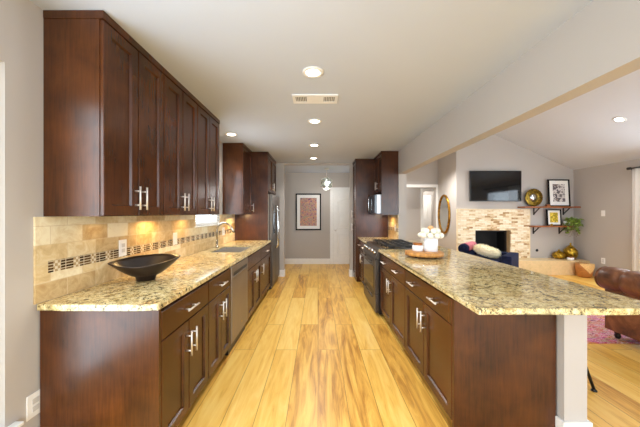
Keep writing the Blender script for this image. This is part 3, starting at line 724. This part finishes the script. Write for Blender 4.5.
# ------------------------------------------------------------------ hallway: picture, pendant
def picture(name, label, x0, x1, z0, z1, y, fw, mw_, artm, lean=0, frame=M_frame):
    t = thing(name, ((x0+x1)/2, y, z0), label, 'picture')
    rot = Matrix.Rotation(R(-lean), 3, 'X') if lean else None; piv = Vector((0, y, z0))
    def tf(bm):
        if rot: bmesh.ops.rotate(bm, verts=bm.verts, cent=piv, matrix=rot)
        return bm
    link('frame', tf(slab(NB(), [x0, x0+fw, x1-fw, x1], [z0, z0+fw, z1-fw, z1], {(1,1)}, y-.024, y-.001, 'xzy')), frame, t)
    link('mat_board', tf(B((x0+fw+.0005, y-.012, z0+fw+.0005), (x1-fw-.0005, y-.006, z1-fw-.0005))), M_mat, t)
    link('print', tf(B((x0+fw+mw_, y-.0135, z0+fw+mw_), (x1-fw-mw_, y-.0122, z1-fw-mw_))), artm, t)
    return t
picture('framed_picture', 'black framed colourful floral print on the far hallway wall', -.615, .085, .935, 1.945, 7.457, .035, .085, M_art1)
pd = thing('pendant_light', (.215, 6.75, CZ), 'geometric glass pendant lamp hanging in the hallway', 'pendant lamp')
px, py, pz = .215, 6.75, 2.145
link('ceiling_canopy', lathe(NB(), (px, py, CZ-.001), [(.06, 0), (.06, -.015), (.02, -.022), (.001, -.022)], 20), M_nick, pd)
link('rod', tube(NB(), [(px, py, CZ-.02), (px, py, pz+.10)], .006, 8), M_nick, pd)
bm = NB(); bmesh.ops.create_icosphere(bm, subdivisions=1, radius=.17)
bmesh.ops.rotate(bm, verts=bm.verts, matrix=Matrix.Rotation(.4, 3, 'Z') @ Matrix.Rotation(.3, 3, 'X')); bmesh.ops.translate(bm, verts=bm.verts, vec=(px, py, pz))
eds = [(e.verts[0].co.copy(), e.verts[1].co.copy()) for e in bm.edges]
link('glass_shade', bm, M_pglass, pd)
bm = NB()
for a, b in eds: tube(bm, [a, b], .0045, 6)
link('metal_edges', bm, M_nick, pd)
link('bulb', lathe(NB(), (px, py, pz), [(.001, -.05), (.03, -.03), (.035, 0), (.02, .04), (.014, .07), (.014, .11)], 14), M_bulb, pd)
ptl('pendant_lamp_glow', (px, py, pz-.24), 7, NEUT, .1)
ptl('hallway_lamp', (2.3, 7.95, 2.35), 7, NEUT); ptl('hall_room_lamp', (3.55, 8.9, 2.2), 20, (1, .97, .92))
# ------------------------------------------------------------------ living room
tv = thing('television', (3.635+.6, TY, 1.69), 'black flat television mounted above the fireplace', 'television')
link('housing', B((3.625, TY-.075, 1.685), (4.845, TY-.035, 2.415), .006), M_black, tv); link('screen', B((3.638, TY-.0775, 1.705), (4.832, TY-.0752, 2.402)), M_gloss, tv)
link('wall_mount', B((3.95, TY-.0345, 1.85), (4.55, TY-.001, 2.25)), M_iron, tv)
fp = thing('fireplace', (4.2, TY, .331), 'light split stone fireplace surround with a black firebox', 'fireplace')
link('stone_surround', slab(NB(), [3.35, FX0, FX1, 5.06], [.332, FZ, 1.485], {(1,0)}, TY-.035, TY-.001, 'xzy'), M_stone, fp)
bm = NB(); box(bm, (3.33, TY-.04, 1.4855), (5.08, TY-.001, 1.505)); box(bm, (5.0605, TY-.04, .332), (5.08, TY-.001, 1.485)); box(bm, (3.33, TY-.04, .332), (3.3495, TY-.001, 1.485))
link('edge_trim', bm, flat('cream_tile_trim', (234, 214, 176), .5), fp)
fb = slab(NB(), [FX0+.004, FX0+.03, FX1-.035, FX1-.004], [.334, .355, FZ-.03, FZ-.004], {(1,1)}, TY+.11, TY+.14, 'xzy')
link('firebox_frame', fb, M_iron, fp)
bm = NB(); box(bm, (FX0+.004, TY+.44, .334), (FX1-.004, TY+.46, FZ-.004)); box(bm, (FX0+.004, TY+.141, .334), (FX0+.02, TY+.439, FZ-.004)); box(bm, (FX1-.02, TY+.141, .334), (FX1-.004, TY+.439, FZ-.004)); box(bm, (FX0+.02, TY+.141, .334), (FX1-.02, TY+.439, .345)); box(bm, (FX0+.02, TY+.141, FZ-.015), (FX1-.02, TY+.439, FZ-.004))
link('firebox', bm, flat('soot_black', (16, 15, 15), .8), fp)
link('reveal', B((FX1-.0035, TY+.001, .334), (FX1-.0005, TY+.11, FZ-.001)), flat('tan_tile', (205, 176, 132), .6), fp)
bm = NB()
for k in range(5): tube(bm, [(FX0+.15+.05*k, TY+.25+.03*(k % 2), .40+.05*(k//2)), (FX1-.18-.02*k, TY+.30-.03*(k % 2), .40+.05*(k//2))], .035, 8)
link('gas_logs', bm, flat('charred_log', (60, 46, 38), .9), fp)
hearth = struct('hearth', B((3.33, 6.10, 0), (RX-.002, TY-.001, .33), .008), M_travh)
tag(hearth, 'low travertine tiled hearth bench in front of the fireplace', 'hearth')
key = tag(link('gas_key', lathe(NB(), (5.27, TY-.001, .51), [(.032, 0), (.032, -.006), (.016, -.010), (.016, -.02), (.001, -.02)], 18, 'y'), M_iron), 'dark round gas valve cover on the wall right of the fireplace', 'gas valve')
# oval mirror on the side wall
om = thing('oval_mirror', (3.33, 7.1, 1.37), 'tall oval mirror in a gold frame on the side wall', 'mirror')
bm = NB(); ns = 40; my, mz = 7.10, 1.375
def oring(ry, rz_, x): return [bm.verts.new((x, my+ry*math.cos(2*math.pi*k/ns), mz+rz_*math.sin(2*math.pi*k/ns))) for k in range(ns)]
rs = [oring(.325, .52, 3.3285), oring(.325, .52, 3.295), oring(.305, .50, 3.283), oring(.272, .467, 3.29), oring(.268, .463, 3.3285)]
for a, b in zip(rs, rs[1:]+rs[:1]):
    for k in range(ns): bm.faces.new((a[k], a[(k+1)%ns], b[(k+1)%ns], b[k])).smooth = True
link('frame', bm, M_goldf, om)
bm = NB(); a = oring(.2675, .462, 3.31); b = oring(.2675, .462, 3.326); bm.faces.new(a); bm.faces.new(b)
for k in range(ns): bm.faces.new((a[k], a[(k+1)%ns], b[(k+1)%ns], b[k]))
link('mirror_glass', bm, M_mirror, om)
# shelves
def shelf(x0, x1, z, label, br):
    t = thing('wall_shelf', ((x0+x1)/2, TY, z), label, 'shelf')
    link('board', B((x0, TY-.235, z-.032), (x1, TY-.002, z), .003), M_shelf, t)
    for bx_ in br:
        bm = NB(); zt = z-.0325
        box(bm, (bx_-.014, TY-.012, zt-.17), (bx_+.014, TY-.002, zt)); box(bm, (bx_-.014, TY-.21, zt-.008), (bx_+.014, TY-.0125, zt))
        poly(bm, [(bx_-.01, TY-.175, zt-.008), (bx_-.01, TY-.155, zt-.008), (bx_-.01, TY-.012, zt-.135), (bx_-.01, TY-.012, zt-.155)], (.02, 0, 0))
        link('bracket', bm, M_iron, t)
zs1, zs2 = 1.56, 1.108
shelf(4.80, 6.10, zs1, 'upper dark wood shelf on black brackets right of the fireplace', (5.19, 5.90))
shelf(5.06, 5.93, zs2, 'lower shorter dark wood shelf on black brackets above the gold vases', (5.18, 5.80))
sm_ = thing('round_mirror', (5.13, 6.40, zs1), 'round gold mirror standing on the upper shelf', 'mirror')
cx, cz = 5.13, zs1+.215
bm = NB(); lathe(bm, (cx, 6.42, cz), [(.09, 0), (.205, .004), (.212, -.006), (.205, -.016), (.185, -.012), (.165, -.020), (.145, -.014), (.125, -.022), (.10, -.020), (.092, -.010)], 72, 'y', 24, .025)
link('frame', bm, goldm('sunburst_gold', (150, 118, 40)), sm_); link('mirror_glass', lathe(NB(), (cx, 6.405, cz), [(.10, .012), (.10, .004), (.001, .004)], 36, 'y'), M_mirror, sm_)
tag(link('wooden_block', B((5.375, 6.33, zs1+.0005), (5.455, 6.39, zs1+.05), .004), M_shelf), 'small wooden block between round mirror and tall picture on the upper shelf', 'ornament')
picture('framed_picture', 'tall black framed grey print leaning on the upper shelf', 5.46, 5.97, zs1+.001, zs1+.645, 6.40, .028, .085, M_art2, 3)
picture('framed_picture', 'small black framed yellow print leaning on the lower shelf', 5.42, 5.76, zs2+.001, zs2+.385, 6.40, .024, .05, M_art3, 3)
tag(link('ornament', lathe(NB(), (5.46, 6.31, zs2+.0006), [(.02, 0), (.03, .01), (.03, .03), (.012, .045), (.001, .05)], 14), M_gold), 'tiny gold ornament in front of the small yellow picture', 'ornament')
pp = thing('trailing_plant', (5.87, 6.36, zs2), 'green trailing plant at the right end of the lower shelf', 'plant')
link('pot', lathe(NB(), (5.875, 6.37, zs2+.0006), [(.05, 0), (.065, .06), (.07, .11), (.062, .11), (.055, .09), (.001, .09)], 20), M_cer, pp)
bm = NB(); bs = NB(); rnd = random.Random(3)
def leaf(bm, p, d, s):
    d = d.normalized(); t = d.cross(Vector((rnd.uniform(-.4, .4), rnd.uniform(-.4, .4), 1))).normalized(); n = d.cross(t)
    c = [p, p+d*s*.35+t*s*.36+n*.1*s, p+d*s, p+d*s*.35-t*s*.36+n*.1*s]; mid = p+d*s*.5-n*.06*s
    v = [bm.verts.new(q) for q in c]; m = bm.verts.new(mid)
    for k in range(4): bm.faces.new((v[k], v[(k+1)%4], m))
for k in range(46):
    a = rnd.uniform(0, 2*math.pi); r1 = rnd.uniform(.05, .17); drop = rnd.uniform(-.08, .26)
    p0 = Vector((5.89, 6.36, zs2+.10)); pts = []
    for i in range(7):
        s = i/6; yy = math.sin(a)*r1*1.0*s; yy = min(yy, .06)
        pts.append(p0 + Vector((math.cos(a)*r1*1.25*s + .04*s, yy-.03*s, .06*math.sin(math.pi*min(1, s*1.4)) - drop*s**1.7)))
    tube(bs, pts, .0025, 5)
    for q in pts[2:]:
        for _ in range(3): leaf(bm, q, Vector((rnd.uniform(-1, 1), rnd.uniform(-1, .3), rnd.uniform(-.9, .5))), rnd.uniform(.045, .075))
link('foliage', bm, M_leaf, pp)
for k in range(7):  # hanging twigs added to stand for the plant's shadow below the shelf
    a = rnd.uniform(-1, 1); pts = [Vector((5.87+.03*a, 6.22, zs2+.02)), Vector((5.87+.1*a, 6.2, zs2-.14)), Vector((5.87+.16*a, 6.22, zs2-.22)), Vector((5.87+.24*a, 6.24, zs2-.20-.06*rnd.random()))]
    tube(bs, pts, .0022, 5)
link('stems', bs, M_stem_shadow, pp)
def gourd(x, y, z, r, h, label, lob):
    t = thing('lidded_vase', (x, y, z), label, 'vase')
    k = r
    link('vase_body', lathe(NB(), (x, y, z), [(.5*k, 0), (.62*k, .02*h), (.92*k, .25*h), (1*k, .45*h), (.9*k, .72*h), (.6*k, .92*h), (.36*k, 1.0*h)], 40, 'z', lob, .025), M_gold, t)
    link('lid', lathe(NB(), (x, y, z+h+.0005), [(.40*k, 0), (.38*k, .04*h), (.16*k, .10*h), (.10*k, .16*h), (.15*k, .22*h), (.10*k, .29*h), (.001, .31*h)], 20), M_gold, t)
gourd(5.93, 6.34, .3305, .135, .29, 'large gold lidded vase on the hearth bench', 12)
gourd(5.675, 6.36, .3305, .125, .17, 'small squat gold lidded vase on the hearth bench', 12)
cd_ = thing('candle', (5.765, 6.165, .331), 'small white candle bowl in front of the gold vases', 'candle')
link('candle_cup', lathe(NB(), (5.765, 6.165, .3308), [(.05, 0), (.062, .01), (.062, .055), (.056, .06), (.001, .056)], 24), M_cer, cd_); link('amber_rim', lathe(NB(), (5.765, 6.165, .3915), [(.05, 0), (.045, .02), (.001, .022)], 20), M_copper, cd_)
bk = thing('carved_basket', (5.86, 5.94, 0), 'round wooden basket with a triangular cloth flap at the end of the hearth', 'basket')
link('basket_body', lathe(NB(), (5.86, 5.94, .001), [(.09, 0), (.125, .03), (.150, .19), (.153, .29), (.145, .295), (.138, .19), (.10, .04), (.001, .04)], 36), M_basket, bk)
bm = NB(); rr = .190
rows = []
for i in range(9):
    s = i/8; half = 1.15*(1-s)+.02; row = []
    for j in range(9):
        a = -math.pi/2-.12+half*(j/4-1); r_ = (.160-.03*max(0, s-.35)); row.append(bm.verts.new((5.86+r_*math.cos(a), 5.94+r_*math.sin(a), .298-.20*s)))
    rows.append(row)
for a, b in zip(rows, rows[1:]):
    for j in range(8): bm.faces.new((a[j], a[j+1], b[j+1], b[j]))
top = [bm.verts.new((5.86+.08*math.cos(-math.pi/2-.12+1.17*(j/4-1)), 5.94+.08*math.sin(-math.pi/2-.12+1.17*(j/4-1)), .304)) for j in range(9)]
for j in range(8): bm.faces.new((top[j], top[j+1], rows[0][j+1], rows[0][j]))
o = link('cloth_flap', bm, M_cloth, bk); md = o.modifiers.new('thick', 'SOLIDIFY'); md.thickness = .004; md.offset = 1
# chaise in front of the fireplace
ch = thing('chaise_lounge', (3.35, 5.3, 0), 'navy blue upholstered chaise in front of the fireplace', 'chaise')
CU, CV, CC = Vector((.7071, .7071, 0)), Vector((.7071, -.7071, 0)), Vector((3.35, 5.3, 0))
CM = Matrix(((CV.x, CU.x, 0), (CV.y, CU.y, 0), (0, 0, 1)))      # local x across, local y from the open front to the back
def turn(bm):
    bmesh.ops.transform(bm, verts=bm.verts, matrix=Matrix.Translation(CC) @ CM.to_4x4()); return bm
link('seat', turn(B((-.30, -.36, .16), (.27, .24, .47), .04)), M_navy, ch)
prof = [(.02, -.376), (.035, -.37), (.04, -.362), (.06, -.362), (.068, -.374), (.082, -.372), (.09, -.355), (.09, .345), (.08, .37), (.02, .372)]
bm = lathe(NB(), (-.36, 0, .705), prof, 28, 'y'); link('rolled_headrest', turn(bm), M_navy, ch)
link('head_support', turn(B((-.43, -.355, .16), (-.305, .355, .63), .015)), M_navy, ch)
link('arm_block', turn(B((.275, -.36, .16), (.43, .36, .635), .02)), M_navy, ch)
link('back_rail', turn(B((-.30, .245, .16), (.27, .36, .63), .02)), M_navy, ch)
link('piping', turn(tube(NB(), [(-.29, -.375, .535), (.10, -.375, .53), (.22, -.375, .52), (.262, -.375, .47), (.27, -.375, .20)], .014, 8)), flat('light_blue_piping', (56, 86, 150), .6), ch)
link('seat_cushion', turn(B((-.295, -.355, .4705), (.265, .235, .545), .03)), M_navy, ch)
for x in (-.37, .36):
    for y in (-.30, .30): link('leg', turn(tube(NB(), [(x, y, 0.001), (x, y, .165)], [.016, .024], 10)), M_black, ch)
bm = NB(); rows = []
for i in range(15):
    t = R(-20) + R(210)*i/14
    rows.append([bm.verts.new((-.36+.096*math.cos(t)+.002*math.sin(5*y+i), y, .705+.096*math.sin(t))) for y in [-.27+.06*j for j in range(10)]])
for a, b in zip(rows, rows[1:]):
    for j in range(9): bm.faces.new((a[j], a[j+1], b[j+1], b[j])).smooth = True
o = tag(link('throw_blanket', turn(bm), M_pink), 'pink knitted throw draped over the navy headrest', 'blanket'); md = o.modifiers.new('thick', 'SOLIDIFY'); md.thickness = .006; md.offset = 1
bm = NB(); bmesh.ops.create_icosphere(bm, subdivisions=4, radius=1); rnd = random.Random(5)
for v_ in bm.verts:
    c = v_.co; p = Vector((math.copysign(abs(c.x)**.8, c.x)*.21, c.y*.11, math.copysign(abs(c.z)**.8, c.z)*.085)); v_.co = p*(1+rnd.uniform(0, .06))
base = [(f.calc_center_median(), f.normal.copy()) for f in bm.faces]
for p, n_ in base:
    if rnd.random() < .6:
        d = (n_+Vector((rnd.uniform(-.5, .5), rnd.uniform(-.5, .5), rnd.uniform(-.2, .5)))).normalized()*rnd.uniform(.02, .045); t = d.cross(Vector((0, 1, .3))).normalized()*.006
        bm.faces.new([bm.verts.new(q) for q in (p-t, p+t, p+d)])
bmesh.ops.rotate(bm, verts=bm.verts, matrix=Matrix.Rotation(R(14), 3, 'Y')); bmesh.ops.translate(bm, verts=bm.verts, vec=(-.005, -.12, .672))
tag(link('fur_cushion', turn(bm), M_fur), 'shaggy cream cushion lying on the navy chaise', 'cushion')
# leather sofa
sf = thing('leather_sofa', (3.7, 2.2, 0), 'brown leather sofa with a rolled back on the patterned rug', 'sofa')
def rolled(bm, c0, c1, r, seg, crease=.012, ax='y'):
    n = int((c1-c0)/seg); m = 10; prof = []
    for s in range(n):
        for k in range(m):
            t = k/m; prof.append((r - crease*(1-abs(math.sin(math.pi*t))**.35), c0+(c1-c0)*(s+t)/n))
    prof.append((r-crease, c1)); e = r
    prof = [(r*.3, c0-.03), (r*.75, c0-.022), (r*.93, c0-.006)] + prof + [(r*.93, c1+.006), (r*.75, c1+.022), (r*.3, c1+.03)]
    return prof
bm = NB(); lathe(bm, (3.315, 0, .662), rolled(bm, 1.30, 3.11, .136, .225, .022), 30, 'y'); link('rolled_back', bm, M_leather, sf)
link('back', B((3.25, 1.32, .10), (3.45, 3.065, .60), .012), M_leather, sf)
link('seat_base', B((3.4505, 1.5, .10), (4.12, 2.88, .30), .02), M_leather, sf)
for a, b in ((1.51, 2.19), (2.195, 2.87)): link('seat_cushion', B((3.46, a, .302), (4.14, b, .46), .04), M_leather, sf)
for y in (1.40, 2.98):
    bm = NB(); box(bm, (3.452, y-.075, .10), (4.12, y+.075, .52), 0, .02); link('arm', bm, M_leather, sf)
    bm = NB(); lathe(bm, (0, y, .60), rolled(bm, 3.47, 4.12, .11, .19), 26, 'x'); link('rolled_arm', bm, M_leather, sf)
for x in (3.33, 4.05):
    for y in (1.42, 3.0): link('foot', lathe(NB(), (x, y, .012 if y > 2.9 else .001), [(.016, 0), (.022, .006), (.03, .03), (.022, .05), (.034, .07), (.036, .09)], 14), M_black, sf)
tag(link('area_rug', B((2.55, 2.90, .001), (5.4, 4.75, .011)), M_rug), 'red and multicoloured patterned rug on the living room floor', 'rug')
# bar stool behind the island
st = thing('bar_stool', (1.95, 2.35, 0), 'black bar stool tucked behind the island under the worktop', 'bar stool')
link('seat', lathe(NB(), (1.95, 2.35, .62), [(.14, 0), (.165, .01), (.17, .035), (.15, .05), (.001, .052)], 28), M_black, st)
for sx in (-1, 1):
    for sy in (-1, 1):
        f = Vector((1.95+sx*.224, 2.35+sy*.224, .012)); tpt = Vector((1.95+sx*.10, 2.35+sy*.10, .619))
        lg = link('leg', tube(NB(), [f, tpt], .011, 10), M_black, st)
        link('foot_pad', lathe(NB(), (f.x, f.y, .0008), [(.020, 0), (.020, .008), (.012, .016)], 12), M_black, lg)
bm = NB(); tube(bm, [(1.95+.185*math.cos(2*math.pi*k/24), 2.35+.185*math.sin(2*math.pi*k/24), .20) for k in range(25)], .007, 8, cap=False); link('foot_ring', bm, M_black, st)
# curtain and rod
rod = thing('curtain_rod', (6.05, 4.1, 2.27), 'black curtain rod above the living room window', 'curtain rod')
link('rod', tube(NB(), [(6.05, 5.215, 2.27), (6.05, 3.0, 2.27)], .013, 10), M_iron, rod)
link('finial', lathe(NB(), (6.05, 5.215, 2.27), [(.013, 0), (.024, .008), (.026, .06), (.018, .07), (.001, .072)], 14, 'y'), M_iron, rod)
for y in (5.207, 3.05): link('bracket', B((6.05, y-.01, 2.235), (RX-.001, y+.01, 2.256)), M_iron, rod)
bm = NB(); rows = []
for z in [.02+.225*k for k in range(11)]:
    z = min(z, 2.25)
    rows.append([bm.verts.new((6.045+.035*math.sin(j*.9)*(.55+.45*(1-z/2.3)), 5.195-.0125*j*(1-.06*math.sin(z*2)), z)) for j in range(72)])
for a, b in zip(rows, rows[1:]):
    for j in range(71): bm.faces.new((a[j], a[j+1], b[j+1], b[j])).smooth = True
o = tag(link('curtain', bm, M_curt), 'white linen curtain hanging at the right living room window', 'curtain'); md = o.modifiers.new('thick', 'SOLIDIFY'); md.thickness = .003
# ------------------------------------------------------------------ under-cabinet lamps
for (x, y, w) in ((-1.40, 1.80, .25), (-1.40, 2.36, 2.0), (-1.40, 2.95, 1.0), (-1.36, 4.57, 2.6), (1.30, 5.15, 2.6)):
    area('under_cabinet_lamp', (x, y, 1.366), (0, R(-18 if x < 0 else 18), 0), .10, .16, w, (1, .62, .24))
